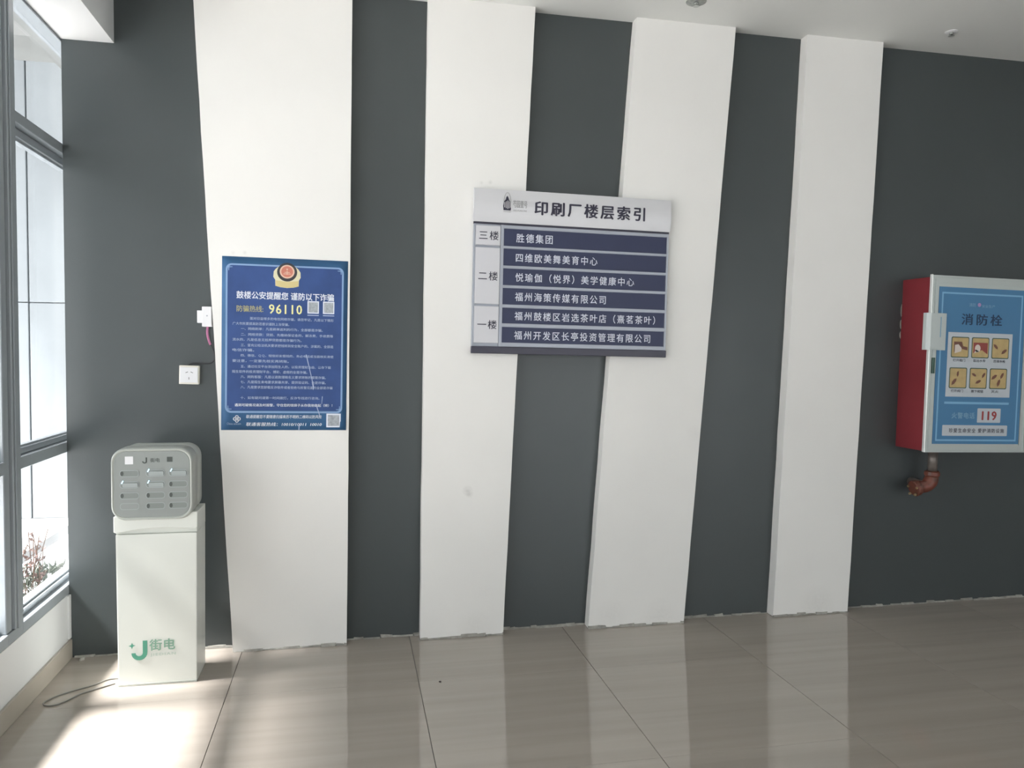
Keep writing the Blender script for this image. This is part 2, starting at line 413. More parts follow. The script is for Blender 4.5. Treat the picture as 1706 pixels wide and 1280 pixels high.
# outside the windows: paving, the rendered facade, and an added canopy
GZ = -0.15
pav = struct(empty('pavement_outside', (-5, 0, GZ)))
pav.name = 'pavement'
for i in range(7):
    for j in range(9):
        box('paving_slab', -7.4+i*1.42, -7.4+i*1.42+1.41, -10+j*1.6, -10+j*1.6+1.59, -.08, -random.uniform(0, .002), 'ext_ground', pav)
for o_ in pav.children:
    o_.location.x = 5-5+1.0*0
facade = struct(empty('facade', (-4, 4.0, 0)))
jx = -2.885
for (xa, xb) in ((-9.0, jx-2.4), (jx-2.39, jx-.006), (jx+.006, jx+2.4), (jx+2.41, 1.2)):
    for (za, zb) in ((GZ, 1.844), (1.852, 5.7)):
        box('facade_panel', xa+4, xb+4, 0, .08, za, zb, 'ext_wall', facade, bevel=.004, seg=1)
box('backing_wall', -5, 5.2, .08, .25, GZ, 5.7, 'ext_joint', facade)
shade_canopy = struct(box('shade_canopy', -2.95, XL-.14, -8.5, 0.9, 3.02, 3.14, 'shade_canopy'))  # overhang added outside; its depth cuts the indoor sun patch short
shade_canopy['kind'] = 'structure'
shade_slab = struct(box('shade_slab', -5.2, XL, 0.6, 4.0, 4.12, 4.35, 'shade_canopy'))  # unseen slab added overhead to shade the upper facade
outer_soffit = struct(box('outer_soffit', XL-.14, XL-.07, YF, 0.55, 2.838, H, 'shade_canopy'))
outer = struct(box('outer_wall', XL, XL+.1, 0.22, 4.0, GZ, 5.7, 'shade_canopy'))
ledge = struct(box('window_ledge', XL-.20, XL-.14, YF, 0.55, .26, .29, 'ext_ground'))

# ================================================================== THINGS
# ---- building directory sign ------------------------------------------------
sg = tag(empty('directory_sign', (0.5946, -T, 2.2526), (0, math.radians(.75), 0)),
         'wide silver and navy floor directory sign mounted across two white boards', 'sign')
D0 = -.030
box('back_panel', 0.004, 1.028, -0.022, 0.0, -0.812, -0.004, 'silver', sg, bevel=.002, seg=1)
# curved header
bm = bmesh.new(); prof = []
for k in range(13):
    t = k/12; prof.append((D0 - 0.012*math.sin(PI*t) - .002, -0.002 - 0.163*t))
prof += [(-.010, -0.165), (-.010, -0.002)]
loft(bm, [[(x, a, b) for a, b in prof] for x in (0.0, 1.030)])
hd = obj('header_panel', bm, 'header', sg)
def hy(z):  # header front at local z
    t = (-0.002 - z)/0.163; return D0 - 0.012*math.sin(PI*t) - .0028
def text_h(s, x0, x1, z0, z1, m_, **k):
    o = text(s, x0, x1, z0, z1, 0, m_, hd, **k)
    for v in o.data.vertices: v.co.y = hy((z0+z1)/2) - .0006 + v.co.y
    return o
text_h('印刷厂楼层索引', 0.303, 0.886, -0.121, -0.050, 'ink', bold=.034, spacing=1.30)
text_h('芍园壹号', 0.194, 0.266, -0.090, -0.054, 'ink_grey', bold=.01)
text_h('SHAOYUAN ONE', 0.196, 0.264, -0.108, -0.100, 'ink_grey')
yl = hy(-.065) - .001
def arch(cx_, zb, w, h, n=16):
    P = [(cx_-w, zb)]
    for k in range(n+1):
        a = PI - PI*k/n; P.append((cx_+w*math.cos(a)*.96, zb+h*.45+h*.55*math.sin(a)))
    P.append((cx_+w, zb)); return P
join_flats('logo_outline', [[(0.1465+.0015*0, -.104)]+arch(.165, -.100, .019, .082)[1:-1]+[(.1835, -.104), (.1815, -.104)]+[(x*.88+.165*.12, z-.002) for x, z in arch(.165, -.100, .019, .082)[1:-1][::-1]]+[(.1485, -.104)]], yl, 'ink_grey', hd, .0006)
flat('logo_emblem', [(.146, -.106), (.144, -.085), (.149, -.062), (.157, -.052), (.160, -.040), (.1635, -.035), (.168, -.040), (.171, -.052), (.179, -.062), (.184, -.085), (.182, -.106)], yl-.0006, 'ink', hd, .0006)
join_flats('logo_strokes', [rect(.1505+.0075*i, .1535+.0075*i, -.098+.003*abs(2-i), -.066+.004*(2-abs(2-i))) for i in range(5)], yl-.0012, 'header', hd, .0005)
flat('logo_base', rect(.146, .184, -.1135, -.1115), yl-.0004, 'ink_grey', hd, .0006)
# dark gap below the header, silver frame rails around the strips
box('shadow_gap', 0.002, 1.028, -.024, -.010, -.175, -.1645, 'navycap', sg)
bm = bmesh.new(); bx(bm, 0.150, 1.024, -.028, -.018, -.778, -.176)
bx(bm, .003, .011, -.032, -.018, -.778, -.176); bx(bm, 1.014, 1.024, -.032, -.0275, -.778, -.176); bx(bm, .138, .1535, -.032, -.0275, -.778, -.176)
zt = [(-.193, -.279), (-.291, -.376), (-.389, -.473), (-.486, -.569), (-.584, -.663), (-.680, -.759)]
rails = [(-.176, -.193)] + [(zt[i][1], zt[i+1][0]) for i in range(5)] + [(-.759, -.778)]
for a, b in rails: bx(bm, .1535, 1.014, -.033, -.0275, b+.001, a-.001)
obj('silver_frame', bm, 'silver', sg)
names = [('胜德集团', .404), ('四维欧美舞美育中心', .642), ('悦瑜伽（悦界）美学健康中心', .842), ('福州海策传媒有限公司', .692), ('福州鼓楼区岩选茶叶店（熹茗茶叶）', .963), ('福州开发区长亭投资管理有限公司', .939)]
for (za, zb), (s, xe) in zip(zt, names):
    st = box('name_strip', .1545, 1.013, -.0305, -.0275, zb+.001, za-.001, 'navy', sg)
    text(s, .217, xe, (za+zb)/2-.0225, (za+zb)/2+.0215, -.0312, 'letter', st, bold=.010, spacing=1.28)
for (za, zb, s) in ((-.184, -.279, '三楼'), (-.291, -.569, '二楼'), (-.580, -.762, '一楼')):
    st = box('floor_label', .0125, .1365, -.0335, -.018, zb, za, 'floor_plate', sg, bevel=.0015, seg=1)
    zc = (za+zb)/2 + (.001 if s != '二楼' else .0)
    text(s, .029, .127, zc-.023, zc+.021, -.0342, 'ink', st, bold=.012, spacing=1.25)
box('bottom_rail', 0.002, 1.028, -.034, -.004, -.815, -.779, 'navycap', sg, bevel=.003)

# ---- blue police notice poster ----------------------------------------------
PW, PH = 0.575, 0.815
po = tag(empty('poster', (-0.586, -T, 1.880), (0, math.radians(.65), 0)),
         'blue notice poster with police badge and yellow hotline number on white board', 'poster')
bm = bmesh.new(); N = 14
def wav(u, v): return -.0012 - .0009*math.sin(9*u+3*v)*math.sin(7*v) - (.006*max(0, (u-.9))*max(0, v-.85)*60)
top = [[bm.verts.new((PW*i/N, wav(i/N, j/N), -PH*j/N)) for i in range(N+1)] for j in range(N+1)]
for j in range(N):
    for i in range(N): bm.faces.new((top[j][i], top[j+1][i], top[j+1][i+1], top[j][i+1]))
ps = obj('paper_sheet', bm, 'poster', po, smooth=True)
sol = ps.modifiers.new('thickness', 'SOLIDIFY'); sol.thickness = .0004; sol.offset = 1
Y1 = -.0030
def PU(u): return u*PW
def PV(v): return -v*PH
bm = bmesh.new(); prism_xz(bm, rrect(PU(.045), PU(.955), PV(.885), PV(.05), .020, 5), Y1-.0004, -.0021); obj('inner_field', bm, 'poster_in', po)
def ring(a, b): # closed band between two loops of equal length
    bm = bmesh.new(); A = [bm.verts.new((x, Y1-.0007, z)) for x, z in a]; Bv = [bm.verts.new((x, Y1-.0007, z)) for x, z in b]; n = len(a)
    for i in range(n): bm.faces.new((A[i], A[(i+1) % n], Bv[(i+1) % n], Bv[i]))
    bmesh.ops.recalc_face_normals(bm, faces=bm.faces[:])
    return bm
bm = ring(rrect(PU(.030), PU(.966), PV(.900), PV(.040), .026, 6), rrect(PU(.044), PU(.952), PV(.889), PV(.0495), .021, 6))
obj('border_line', bm, 'poster_line', po)
# corner ornaments
for su, sv, cu_, cv_ in ((1, -1, .050, .058), (-1, -1, .947, .058), (1, 1, .050, .880), (-1, 1, .947, .880)):
    X, Z = PU(cu_), PV(cv_)
    flat('corner_ornament', [(X, Z), (X+su*.018, Z), (X+su*.018, Z+sv*.003), (X+su*.004, Z+sv*.004), (X+su*.003, Z+sv*.018), (X, Z+sv*.018)], Y1-.0006, 'poster_line', po)
# badge
bcx, bcz = PU(.510), PV(.098)
bd = flat('badge', [(bcx-.061, bcz+.018), (bcx-.052, bcz+.030), (bcx-.030, bcz+.048), (bcx+.030, bcz+.048), (bcx+.052, bcz+.030), (bcx+.061, bcz+.016), (bcx+.062, bcz-.008), (bcx+.054, bcz-.022), (bcx+.053, bcz-.050),
                  (bcx+.030, bcz-.056), (bcx, bcz-.059), (bcx-.030, bcz-.056), (bcx-.053, bcz-.050), (bcx-.054, bcz-.022), (bcx-.063, bcz-.008)], Y1-.0006, 'cream', po)
flat('badge_ribbon', [(bcx-.052, bcz-.024), (bcx, bcz-.030), (bcx+.052, bcz-.024), (bcx+.052, bcz-.050), (bcx+.030, bcz-.055), (bcx, bcz-.058), (bcx-.030, bcz-.055), (bcx-.052, bcz-.050)], Y1-.0011, 'gold', bd)
flat('badge_shield', disc(bcx, bcz+.016, .046, .044), Y1-.0016, 'badge_dark', bd)
flat('badge_rim', disc(bcx, bcz+.018, .034, .032), Y1-.0021, 'badge_rose', bd)
flat('badge_disc', disc(bcx, bcz+.018, .027, .026), Y1-.0026, 'badge_red', bd)
join_flats('badge_mark', [rect(bcx-.017, bcx+.017, bcz+.006, bcz+.009), rect(bcx-.012, bcx+.012, bcz+.013, bcz+.016), disc(bcx, bcz+.029, .004, n=8), rect(bcx-.002, bcx+.002, bcz+.004, bcz+.022)], Y1-.0031, 'badge_rose', bd)
text('鼓楼公安提醒您 谨防以下诈骗', PU(.113), PU(.888), PV(.240), PV(.196), Y1-.001, 'print_w', po, bold=.022, name='title_lettering')
text('防骗热线:', PU(.115), PU(.325), PV(.315), PV(.278), Y1-.001, 'print_yd', po, bold=.012, name='hotline_lettering')
text('96110', PU(.368), PU(.632), PV(.322), PV(.267), Y1-.001, 'print_y', po, bold=.020, spacing=1.15, name='hotline_number')
for u0 in (.675, .800):
    c = flat('code_card', rect(PU(u0), PU(u0+.092), PV(.314), PV(.242)), Y1-.0006, 'print_w', po)
    flat('card_centre', rect(PU(u0+.008), PU(u0+.084), PV(.308), PV(.248)), Y1-.0011, 'card', c)
    flat('card_caption', rect(PU(u0), PU(u0+.092), PV(.327), PV(.322)), Y1-.0006, 'print_soft', po)
body = [(.220, .888, .352, '面对日益增多的电信网络诈骗，请您牢记，凡是以下情形'),
 (.085, .530, .383, '广大市民要提高防范意识谨防上当受骗。'),
 (.150, .800, .412, '一、网络刷单：凡是刷单返利的行为，全部都是诈骗。'),
 (.150, .885, .445, '二、网络贷款：贷前、先缴纳保证金的，解冻费、手续费等'),
 (.085, .630, .475, '流水的，凡是低息无抵押贷款都是诈骗行为。'),
 (.150, .888, .507, '三、冒充公检法机关要求把钱转到安全账户的、涉案的、全部是'),
 (.085, .255, .535, '电信诈骗。'),
 (.150, .890, .567, '四、微信、ＱＱ、短信好友借钱的，务必电话或当面核实清楚'),
 (.085, .530, .598, '要注意，一定要先核实再转账。'),
 (.150, .870, .630, '五、通过社交平台添加陌生人的，以投资理财为由、让你下载'),
 (.085, .680, .660, '陌生软件的投资理财平台、博彩、虚假的全是诈骗。'),
 (.150, .830, .690, '六、网购客服：凡是以退款理赔名义要求转账的都是诈骗。'),
 (.150, .830, .720, '七、凡是陌生来电要求屏幕共享、提供验证码、全是诈骗。'),
 (.150, .885, .750, '八、凡是要求您卸载反诈软件或者拒绝与民警见面的全部是诈骗'),
 (.150, .780, .812, '十、如有疑问请第一时间拨打，反诈专线进行咨询。')]
for u0, u1, v, s in body:
    text(s, PU(u0), PU(u1), PV(v+.0085), PV(v-.0085), Y1-.001, 'print_soft', po, bold=.006, name='body_lettering')
text('遇到可疑情况请及时报警，守住您的钱袋子从你我他做起（转）！', PU(.105), PU(.885), PV(.863), PV(.845), Y1-.001, 'print_w', po, bold=.012, name='body_lettering')
text('联通提醒您不要随意扫描来历不明的二维码以防风险', PU(.195), PU(.800), PV(.932), PV(.911), -.0030, 'print_w', po, bold=.012, shear=.15, name='footer_lettering')
text('联通客服热线：10010/10011  10010', PU(.195), PU(.800), PV(.977), PV(.955), -.0030, 'print_w', po, bold=.012, shear=.15, name='footer_lettering')
c = flat('code_card', rect(PU(.838), PU(.955), PV(.983), PV(.902)), -.0032, 'print_w', po)
flat('card_centre', rect(PU(.850), PU(.943), PV(.975), PV(.910)), -.0037, 'card', c)
# knot-shaped emblem at the foot
bm = bmesh.new()
for dx, dz in ((0, 0), (-.009, .0), (.009, 0), (0, .009), (0, -.009)):
    a = disc(PU(.123)+dx, PV(.935)+dz, .0085, n=14); b = disc(PU(.123)+dx, PV(.935)+dz, .0048, n=14)
    A = [bm.verts.new((x, -.0036, z)) for x, z in a]; Bv = [bm.verts.new((x, -.0036, z)) for x, z in b]
    for i in range(14): bm.faces.new((A[i], A[(i+1) % 14], Bv[(i+1) % 14], Bv[i]))
obj('knot_emblem', bm, 'print_w', po)
text('China unicom', PU(.045), PU(.155), PV(.969), PV(.957), -.0032, 'print_soft', po, name='footer_lettering')
# pale creases in the paper
for cr in [[(PU(.665), PV(.555)), (PU(.672), PV(.555)), (PU(.735), PV(.745)), (PU(.728), PV(.765)), (PU(.715), PV(.70))],
                      [(PU(.800), PV(.80)), (PU(.806), PV(.80)), (PU(.800), PV(.845)), (PU(.797), PV(.845))],
                      [(PU(.755), PV(.86)), (PU(.762), PV(.86)), (PU(.792), PV(.925)), (PU(.786), PV(.925))],
                      [(PU(.615), PV(.965)), (PU(.622), PV(.965)), (PU(.620), PV(.998)), (PU(.612), PV(.998))]]:
    flat('crease', cr, -.0043, 'print_soft', po, .0002)

# ---- phone power bank rental kiosk ------------------------------------------
KX0, KX1, KY0, KY1 = -0.968, -0.652, -0.385, -0.180
ks = tag(empty('kiosk', ((KX0+KX1)/2, (KY0+KY1)/2, 0)),
         'white floor-standing power bank rental kiosk with grey slotted head beside the window', 'kiosk')
kx = (KX1-KX0)/2; ky = (KY1-KY0)/2
bm = bmesh.new()  # slightly wider at the top
loft(bm, [[(s*(kx+dx), t*ky, z) for s, t in ((-1, -1), (1, -1), (1, 1), (-1, 1))] for z, dx in ((0.0, 0), (.655, .004))])
stand = obj('stand', bm, 'kw', ks, bevel=.004)
box('base_plate', -kx-.0, kx+.0, -ky-.002, ky, 0.0, .010, 'khead', ks, bevel=.002)
# top collar with a shallow bowed lower edge in front
bm = bmesh.new(); w = kx+.009; pts = [(-w, .735), (-w, .668)]
for k in range(9):
    t = k/8; pts.append((-w+.010+(2*w-.020)*t, .664+.014*math.sin(PI*t)+.010*t))
pts += [(w, .680), (w, .748)]
prism_xz(bm, pts, -ky-.010, -ky+.012); obj('collar', bm, 'kw', ks, bevel=.002, seg=1)
box('stand_top', -kx-.006, kx+.004, -ky+.012, ky+.004, .655, .742, 'kw', ks, bevel=.004)
# head: rounded box, a light shell with a recessed grey face
hx0, hx1, hz0, hz1 = -0.982, -0.656, 0.720, 1.027
cxk, cyk = (KX0+KX1)/2, (KY0+KY1)/2
def hl(y, e, r, dz=0, dxr=0):
    return [(x-cxk, y-cyk, z+dz) for x, z in rrect(hx0-e, hx1+e+dxr, hz0-e, hz1+e, r, 8)]
bm = bmesh.new()
loft(bm, [hl(-.165, -.030, .05, .004), hl(-.175, -.012, .055, .002), hl(-.20, -.003, .058), hl(-.29, -.002, .058), hl(-.300, -.008, .056), hl(-.308, -.008, .056), hl(-.318, 0, .058), hl(-.400, 0.0, .060), hl(-.411, -.003, .058), hl(-.4145, -.007, .055), hl(-.411, -.011, .052), hl(-.409, -.013, .050)], cap1=True)
head = obj('head', bm, 'khead', ks, smooth=True)
bm = bmesh.new()
loft(bm, [hl(-.409, -.0135, .050), hl(-.4108, -.0145, .049)], cap0=False); face = obj('slot_face', bm, 'kface', ks)
FY = -.4108 - cyk
rows = [(.922, .921), (.878, .877), (.828, .828), (.782, .782)]; zrow = [.920, .872, .826, .781]; xcol = [-.908, -.806, -.716]
led_at = {(0, 1), (0, 2), (1, 0), (1, 1)}
for r in range(4):
    for c in range(3):
        X = xcol[c]-cxk; Z = zrow[r]
        s = flat('power_slot', rrect(X-.036, X+.036, Z-.0125, Z+.0125, .010, 3), FY, 'kslot' if (r, c) != (3, 0) else 'kface', ks, .0015)
        bm = ring([(x, z) for x, z in rrect(X-.038, X+.038, Z-.0145, Z+.0145, .012, 3)], [(x, z) for x, z in rrect(X-.035, X+.035, Z-.0115, Z+.0115, .009, 3)])
        for v in bm.verts: v.co.y = FY-.0022
        obj('slot_rim', bm, 'kbank', s)
        if (r, c) in led_at:
            flat('led', [(X-.032, Z+.006), (X-.028, Z+.005), (X-.022, Z+.018), (X-.026, Z+.019)], FY-.0022, 'led', s, .003)
            flat('power_bank', rrect(X-.026, X+.033, Z-.010, Z+.008, .004, 3), FY-.0016, 'kbank', s, .004)
        elif (r, c) != (3, 0):
            flat('finger_hole', disc(X-.029, Z, .0065, .010, 12), FY-.0016, 'kdark', s, .0006)
flat('price_sticker', rect(-.925-cxk, -.893-cxk, .959, .992), FY, 'plastic', ks, .0008)
def jlogo(cx_, cz_, s, y, m_, par, th=.0008):
    """bold letter J with a round foot"""
    P = [(cx_+.30*s, cz_+.5*s), (cx_+.08*s, cz_+.5*s), (cx_+.08*s, cz_-.12*s)]
    for k in range(9):
        a = math.radians(0-180*k/8); P.append((cx_-.09*s+.17*s*math.cos(a), cz_-.12*s+.17*s*math.sin(a)))
    P += [(cx_-.46*s, cz_-.12*s)]
    for k in range(11):
        a = math.radians(-180+180*k/10); P.append((cx_-.08*s+.38*s*math.cos(a), cz_-.12*s+.38*s*math.sin(a)))
    return flat('logo_letter', P, y, m_, par, th)
jlogo(-.846-cxk, .974, .026, FY, 'kdark', ks)
text('街电', -.826-cxk, -.788-cxk, .966, .984, FY-.0006, 'kdark', ks, bold=.015)
flat('code_label', rect(-.760-cxk, -.738-cxk, .967, .988), FY, 'kdark', ks, .0006)
# green logo on the stand
SY = -ky-.0005
jlogo(-.882-cxk+.007, .154, .084, SY-.003, 'green', ks, .0006)
flat('logo_plus', [(-.925-cxk, .176), (-.914-cxk, .180), (-.911-cxk, .190), (-.907-cxk, .180), (-.897-cxk, .177), (-.907-cxk, .173), (-.911-cxk, .162), (-.915-cxk, .173)], SY-.003, 'green', ks, .0006)
text('街电', -.842-cxk, -.738-cxk, .150, .200, SY-.0036, 'green_soft', ks, bold=.022, spacing=1.05, shear=.0)
text('JIEDIAN', -.838-cxk, -.736-cxk, .124, .139, SY-.0036, 'green_pale', ks, bold=.012, spacing=1.2)

cb = bmesh.new()
pth = smooth_path([(-.975, -.30, .004), (-1.027, -.30, .004), (-1.075, -.352, .004), (-1.135, -.395, .004), (-1.19, -.442, .004), (-1.217, -.49, .004), (-1.206, -.522, .004), (-1.169, -.529, .004), (-1.132, -.492, .004), (-1.104, -.446, .0055), (-1.06, -.405, .0045), (-.99, -.35, .004)])
tube(cb, pth, .0032, 6)
tag(obj('cable', cb, 'wire_grey', smooth=True), 'thin grey cable looping over the tiles towards the window from the kiosk', 'cable')

# ---- wall socket, junction box and the wire between them ---------------------
so = tag(empty('wall_socket', (-.741, 0, 1.323), (0, math.radians(1.5), 0)), 'small ivory surface-mounted socket on the charcoal wall', 'socket')
box('back_box', -.045, .043, -.032, 0, -.044, .044, 'plastic_y', so, bevel=.004)
box('front_plate', -.041, .039, -.036, -.031, -.036, .036, 'plastic', so, bevel=.003)
bm = bmesh.new()
for x, z, a in ((-.010, .012, .4), (.012, .012, -.4), (0, -.016, 1.57)): 
    vs = bx(bm, -.0055, .0055, -.0368, -.0355, -.0013, .0013)
    for v in vs:
        cx0, cz0 = v.co.x, v.co.z; v.co.x = x+cx0*math.cos(a)-cz0*math.sin(a); v.co.z = z+cx0*math.sin(a)+cz0*math.cos(a)
obj('socket_holes', bm, 'kdark', so)
jb = tag(empty('junction_box', (-.665, 0, 1.598)), 'white plastic junction box at the slanting edge of the charcoal wall', 'junction box')
box('box_body', -.016, .026, -.045, 0, -.048, .046, 'plastic', jb, bevel=.004)
box('cable_gland', -.040, -.014, -.030, 0, -.030, .028, 'plastic', jb, bevel=.003)
box('lid_screw', .004, .010, -.047, -.044, .000, .006, 'silver', jb, bevel=.001)
bm = bmesh.new(); wp = smooth_path([(-.660, -.012, 1.553), (-.662, -.016, 1.52), (-.655, -.016, 1.485), (-.644, -.012, 1.455), (-.634, -.008, 1.43), (-.632, -.006, 1.40), (-.640, -.006, 1.385), (-.655, -.007, 1.377), (-.69, -.008, 1.376), (-.73, -.008, 1.377), (-.748, -.010, 1.367)])
tube(bm, wp, .0032, 6)
wr = tag(obj('wire', bm, 'wire_dark', smooth=True), 'thin dark wire running down from the junction box to the socket', 'wire')
bm = bmesh.new(); tube(bm, wp[:22], .0052, 8); sl = obj('wire_sleeve', bm, 'wire_pink', wr, smooth=True); sl['label'] = 'pink sleeve on the upper part'

# ---- fire hydrant cabinet -----------------------------------------------------
fc = tag(empty('fire_hydrant_cabinet', (3.0795, 0, 1.884), (0, math.radians(1.05), 0)),
         'red metal fire hydrant cabinet with aluminium door and blue instruction sign', 'cabinet')
CW, CH, CD = .640, .962, .225
box('body', .004, CW-.004, -CD, 0, -CH+.004, -.008, 'red', fc, bevel=.004)
dr = box('door', 0, CW, -CD-.012, -CD, -CH, 0, 'alu', fc, bevel=.002, seg=1)
def D(n, x0, x1, z0, z1, y0, y1, m_, par=dr, bev=.0015): return box(n, x0, x1, y0, y1, z0, z1, m_, par, bevel=bev, seg=1)
yd = -CD-.012
# stepped aluminium profile: outer lip, groove, inner lip
for n_, a, dpt in (('outer_profile', 0.0, .006), ('inner_profile', .018, .004)):
    bm = bmesh.new(); wd = .010 if a == 0 else .022
    bx(bm, a, a+wd, yd-dpt, yd+.001, -CH+a, -a); bx(bm, CW-a-wd, CW-a, yd-dpt, yd+.001, -CH+a, -a)
    bx(bm, a+wd, CW-a-wd, yd-dpt, yd+.001, -a-wd, -a); bx(bm, a+wd, CW-a-wd, yd-dpt, yd+.001, -CH+a, -CH+a+wd)
    obj(n_, bm, 'alu', dr)
D('edge_trim', -.005, .0015, -CH, 0.004, yd-.004, -CD+.003, 'alu_white')
SX0, SX1, SZ0, SZ1 = .044, .598, -.916, -.060
sgn = D('sign_sheet', SX0, SX1, SZ0, SZ1, yd-.002, yd+.0005, 'fs_blue', fc, 0)
ys_ = yd-.0022
def fr(x0, x1, z0, z1, wd, m_, n_='sign_border'):
    return join_flats(n_, [rect(x0, x1, z1-wd, z1), rect(x0, x1, z0, z0+wd), rect(x0, x0+wd, z0+wd, z1-wd), rect(x1-wd, x1, z0+wd, z1-wd)], ys_, m_, sgn)
fr(.062, .580, -.900, -.088, .009, 'fs_line')
text('消防栓', .190, .452, -.262, -.200, ys_-.0006, 'fs_navy', sgn, bold=.022, spacing=1.35)
text('消防', .235, .278, -.162, -.142, ys_-.0006, 'fs_soft', sgn)
flat('sign_emblem', disc(.300, -.150, .011, n=10), ys_, 'fs_pink', sgn)
text('安全生产', .316, .400, -.164, -.148, ys_-.0006, 'fs_soft', sgn)
gp = flat('picture_panel', rect(.112, .524, -.656, -.304), ys_, 'fs_grey', sgn)
yp = ys_-.0006
caps = ['打开箱门', '取出水带', '连接水枪', '打开阀门', '按下按钮', '灭火']
for r in range(2):
    for c in range(3):
        X = .190+.129*c-(.004*r); Z = -.385-.168*r
        pc = flat('picture_frame', rrect(X-.056, X+.056, Z-.057, Z+.057, .008, 3), yp, 'fs_brown' if False else 'lock', gp, .0004)
        f = flat('picture', rrect(X-.051, X+.051, Z-.052, Z+.052, .006, 3), yp-.0005, 'fs_tan', gp, .0004)
        q = yp-.0010
        if r == 0 and c == 0:
            join_flats('drawing', [[(X-.038, Z-.028), (X-.040, Z+.030), (X+.010, Z+.030), (X+.018, Z+.006), (X+.046, Z+.002), (X+.046, Z-.016), (X+.014, Z-.010), (X-.01, Z+.006)]], q, 'fs_brown', gp)
            join_flats('drawing', [[(X-.034, Z-.034), (X-.034, Z+.012), (X-.012, Z+.016), (X+.008, Z-.004), (X+.006, Z-.022)]], q-.0005, 'fs_cream', gp)
        elif r == 0 and c == 1:
            join_flats('drawing', [[(X-.045, Z-.030), (X-.045, Z+.028), (X+.046, Z+.028), (X+.046, Z-.034), (X+.010, Z-.012)]], q, 'fs_redb', gp)
            join_flats('drawing', [disc(X-.018, Z-.004, .018, .022, 12), [(X-.04, Z-.03), (X-.03, Z-.008), (X-.01, Z-.02)]], q-.0005, 'fs_cream', gp)
        else:
            sh = {(0, 2): ((-.030, .010, .020, -50), (.024, -.016, .022, 30)), (1, 0): ((-.026, -.020, .024, 45), (-.004, .022, .016, 80)), (1, 1): ((-.028, .020, .017, -35), (0, -.018, .020, 20), (.032, .018, .018, 50)),
                  (1, 2): ((-.028, .010, .022, 30), (.022, .018, .020, 55), (.002, -.022, .022, 65))}[(r, c)]
            P = []
            for dx, dz, s_, an in sh:
                a = math.radians(an); ca, sa = math.cos(a), math.sin(a)
                P.append([(X+dx+ca*x*s_-sa*z*s_, Z+dz+sa*x*s_+ca*z*s_) for x, z in ((-1, -.2), (-.3, -.45), (.5, -.35), (1, 0), (.5, .35), (-.4, .3))])
            join_flats('drawing', P, q, 'fs_brown', gp)
        text(caps[r*3+c], X-.042, X+.036 - (.030 if r*3+c == 5 else 0), Z-.079, Z-.063, yp-.0008, 'ink', gp, bold=.01)
flat('sign_rule', rect(.108, .522, -.696, -.684), ys_, 'fs_line', sgn)
text('火警电话', .158, .305, -.776, -.742, ys_-.0006, 'fs_soft', sgn, bold=.018, spacing=1.1)
pl = flat('number_plate', rrect(.322, .472, -.797, -.718, .004, 2), ys_, 'fs_grey', sgn)
text('119', .350, .447, -.784, -.733, ys_-.0010, 'fs_red_ink', pl, bold=.04, spacing=1.1)
br = flat('slogan_bar', rrect(.103, .520, -.871, -.812, .004, 2), ys_, 'fs_grey', sgn)
text('珍爱生命安全 爱护消防设施', .145, .500, -.854, -.829, ys_-.0010, 'ink', br, bold=.018, spacing=1.25)
# latch and taped plastic pouch over the door edge
D('latch', .015, .032, -.532, -.446, yd-.012, yd, 'lock', dr, .002)
bm = bmesh.new()
loft(bm, [[(-.030, -CD+.005, z), (-.028, yd-.003, z), (-.006, yd-.010, z), (.04, yd-.0105, z), (.090, yd-.008, z), (.090, yd-.010, z), (.04, yd-.0125, z), (-.006, yd-.0125, z), (-.0305, yd-.005, z), (-.0325, -CD+.005, z)] for z in (-.405, -.300, -.205)])
tp = obj('tape_pouch', bm, 'tape', fc); tp['label'] = 'milky plastic pouch taped over the door edge'
D('pouch_slit', .052, .057, -.335, -.225, yd-.0128, yd-.009, 'fs_soft', tp, 0)
bm = bmesh.new()
for z, h in ((-.18, .07), (-.26, .05), (-.32, .04)): tube(bm, [(.001, -.003, z-h/2), (-.001, -.003, z-h*.2), (-.002, -.003, z+h*.2), (.001, -.003, z+h/2)], [.002, .0045, .004, .002], 6)
obj('sealant', bm, 'plaster', fc, smooth=True)
# pipe and red elbow below the cabinet
pp = tag(empty('water_pipe', (3.225, -.11, .918)), 'rusty red pipe elbow with flange hanging below the cabinet', 'pipe')
bm = bmesh.new(); tube(bm, [(0, 0, .0), (-.002, 0, -.12)], .026, 16); obj('pipe_stub', bm, 'pipe_grey', pp, smooth=True)
bm = bmesh.new(); tube(bm, [(-.002, 0, -.120), (-.002, 0, -.128), (-.004, 0, -.146), (-.004, 0, -.152)], [.033, .041, .041, .034], 16); obj('coupling', bm, 'pipe_red', pp)
bm = bmesh.new()
ep = [(-.004 - .062*(1-math.cos(a)), 0, -.150-.062*math.sin(a)) for a in [math.radians(d) for d in range(0, 76, 9)]]
tube(bm, ep + [(-.095, 0, -.212)], [.034, .036, .037, .038, .038, .037, .036, .035, .034, .034], 16); obj('elbow', bm, 'pipe_red', pp, smooth=True)
bm = bmesh.new(); tube(bm, [(-.090, 0, -.2105), (-.102, 0, -.2145), (-.118, 0, -.219), (-.122, 0, -.220)], [.043, .046, .046, .040], 16); obj('flange', bm, 'pipe_red', pp)
for k in range(5):
    a = 2*PI*k/5+.3
    bm = bmesh.new(); c0 = Vector((-.120, .036*math.cos(a), -.2195+.036*math.sin(a))); tube(bm, [c0, c0+Vector((-.010, 0, -.003))], .007, 6); obj('bolt', bm, 'brass', pp)
bm = bmesh.new(); tube(bm, [(-.060, 0, -.200), (-.055, .105, -.195)], .024, 12); obj('wall_branch', bm, 'pipe_grey', pp, smooth=True)

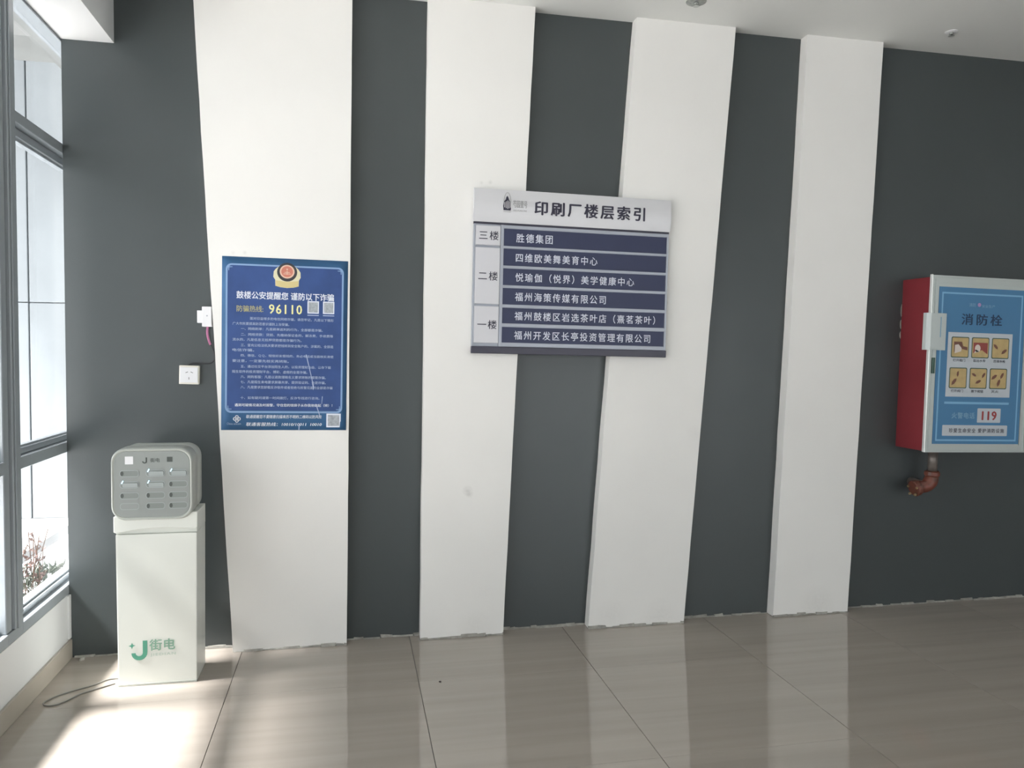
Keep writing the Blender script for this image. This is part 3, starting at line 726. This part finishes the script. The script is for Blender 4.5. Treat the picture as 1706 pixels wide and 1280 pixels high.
# ---- ceiling sprinklers ------------------------------------------------------
def sprinkler(x, y, lab, big):
    r = .050 if big else .032
    t = tag(empty('sprinkler', (x, y, H)), lab, 'sprinkler', None); t.scale = (1, 1, .6)
    bm = bmesh.new(); tube(bm, [(0, 0, 0), (0, 0, -.004), (0, 0, -.009)], [r, r*.97, r*.62], 24); obj('rosette', bm, 'rosette' if big else 'plastic', t, smooth=False)
    bm = bmesh.new(); tube(bm, [(0, 0, -.008), (0, 0, -.022)], .010, 12); obj('nozzle', bm, 'chrome', t, smooth=True)
    bm = bmesh.new()
    for s in (-1, 1): tube(bm, [(0.008*s, 0, -.020), (.012*s, 0, -.029), (.002*s, 0, -.036)], .0022, 6)
    obj('yoke_arm', bm, 'chrome', t)
    bm = bmesh.new(); tube(bm, [(0, 0, -.036), (0, 0, -.038)], [.016, .015], 12); obj('deflector', bm, 'chrome', t)
sprinkler(1.652, -.297, 'dusty grey ceiling sprinkler above the directory sign side', True)
sprinkler(3.116, -.269, 'small white ceiling sprinkler above the fire hydrant cabinet', False)

# ---- crumbs on the floor ------------------------------------------------------
def crumb(x, y, r, m_, lab, n):
    bm = bmesh.new(); bmesh.ops.create_icosphere(bm, subdivisions=2, radius=r)
    for v in bm.verts: v.co *= random.uniform(.8, 1.15); v.co.z = max(v.co.z*.7, -r*.35)
    o = tag(obj(n, bm, m_), lab, 'debris'); zmin = min(v.co.z for v in o.data.vertices); o.location = (x, y, -zmin)
crumb(-1.215, -.045, .013, 'plaster', 'pale plaster lump on the floor in the window corner', 'plaster_lump')
crumb(0.386, -.58, .006, 'speck', 'tiny dark speck lying on the polished floor tiles', 'debris_speck')

# ---- shrub outside the window --------------------------------------------------
sh = tag(empty('shrub', (-1.97, 1.35, GZ)), 'low leafy shrub with reddish shoots growing outside the window', 'shrub')
bm = bmesh.new()
def leaf(bm, c, d, L, wd):
    d = d.normalized(); s = d.cross(Vector((random.uniform(-1, 1), random.uniform(-1, 1), random.uniform(-.3, 1)))).normalized()
    n = d.cross(s)*L*.12
    a = bm.verts.new(c); b = bm.verts.new(c+d*L*.5+s*wd+n); e = bm.verts.new(c+d*L); f = bm.verts.new(c+d*L*.5-s*wd+n)
    bm.faces.new((a, b, e)); bm.faces.new((a, e, f))
for k in range(700):
    a = random.uniform(0, 2*PI); r = .40*math.sqrt(random.random()); z = random.uniform(.0, .24)*(1-.5*(r/.40))
    c = Vector((r*math.cos(a), r*math.sin(a)*.8, z+.01))
    leaf(bm, c, Vector((math.cos(a)*.6+random.uniform(-.6, .6), math.sin(a)*.6+random.uniform(-.6, .6), random.uniform(.1, 1.1))), random.uniform(.04, .08), random.uniform(.008, .015))
o = obj('foliage', bm, 'leaf', sh); o['kind'] = 'stuff'
bmS = bmesh.new(); bmL = bmesh.new()
for k in range(20):
    a = random.uniform(0, 2*PI); r = random.uniform(.02, .24)
    b0 = Vector((r*math.cos(a), r*math.sin(a), .02)); tip = b0+Vector((random.uniform(-.10, .14), random.uniform(-.06, .06), random.uniform(.20, .42)))
    mid = (b0+tip)/2+Vector((random.uniform(-.02, .02), 0, .01)); tube(bmS, smooth_path([b0, mid, tip], 4), .003, 5)
    for q in range(6):
        t = random.uniform(.35, 1); c = b0.lerp(tip, t)
        leaf(bmL, c, Vector((random.uniform(-1, 1), random.uniform(-.6, .6), random.uniform(-.1, 1))), random.uniform(.03, .055), random.uniform(.006, .012))
o = obj('shoots', bmS, 'twig', sh); o = obj('young_leaves', bmL, 'leaf_red', sh); o['kind'] = 'stuff'
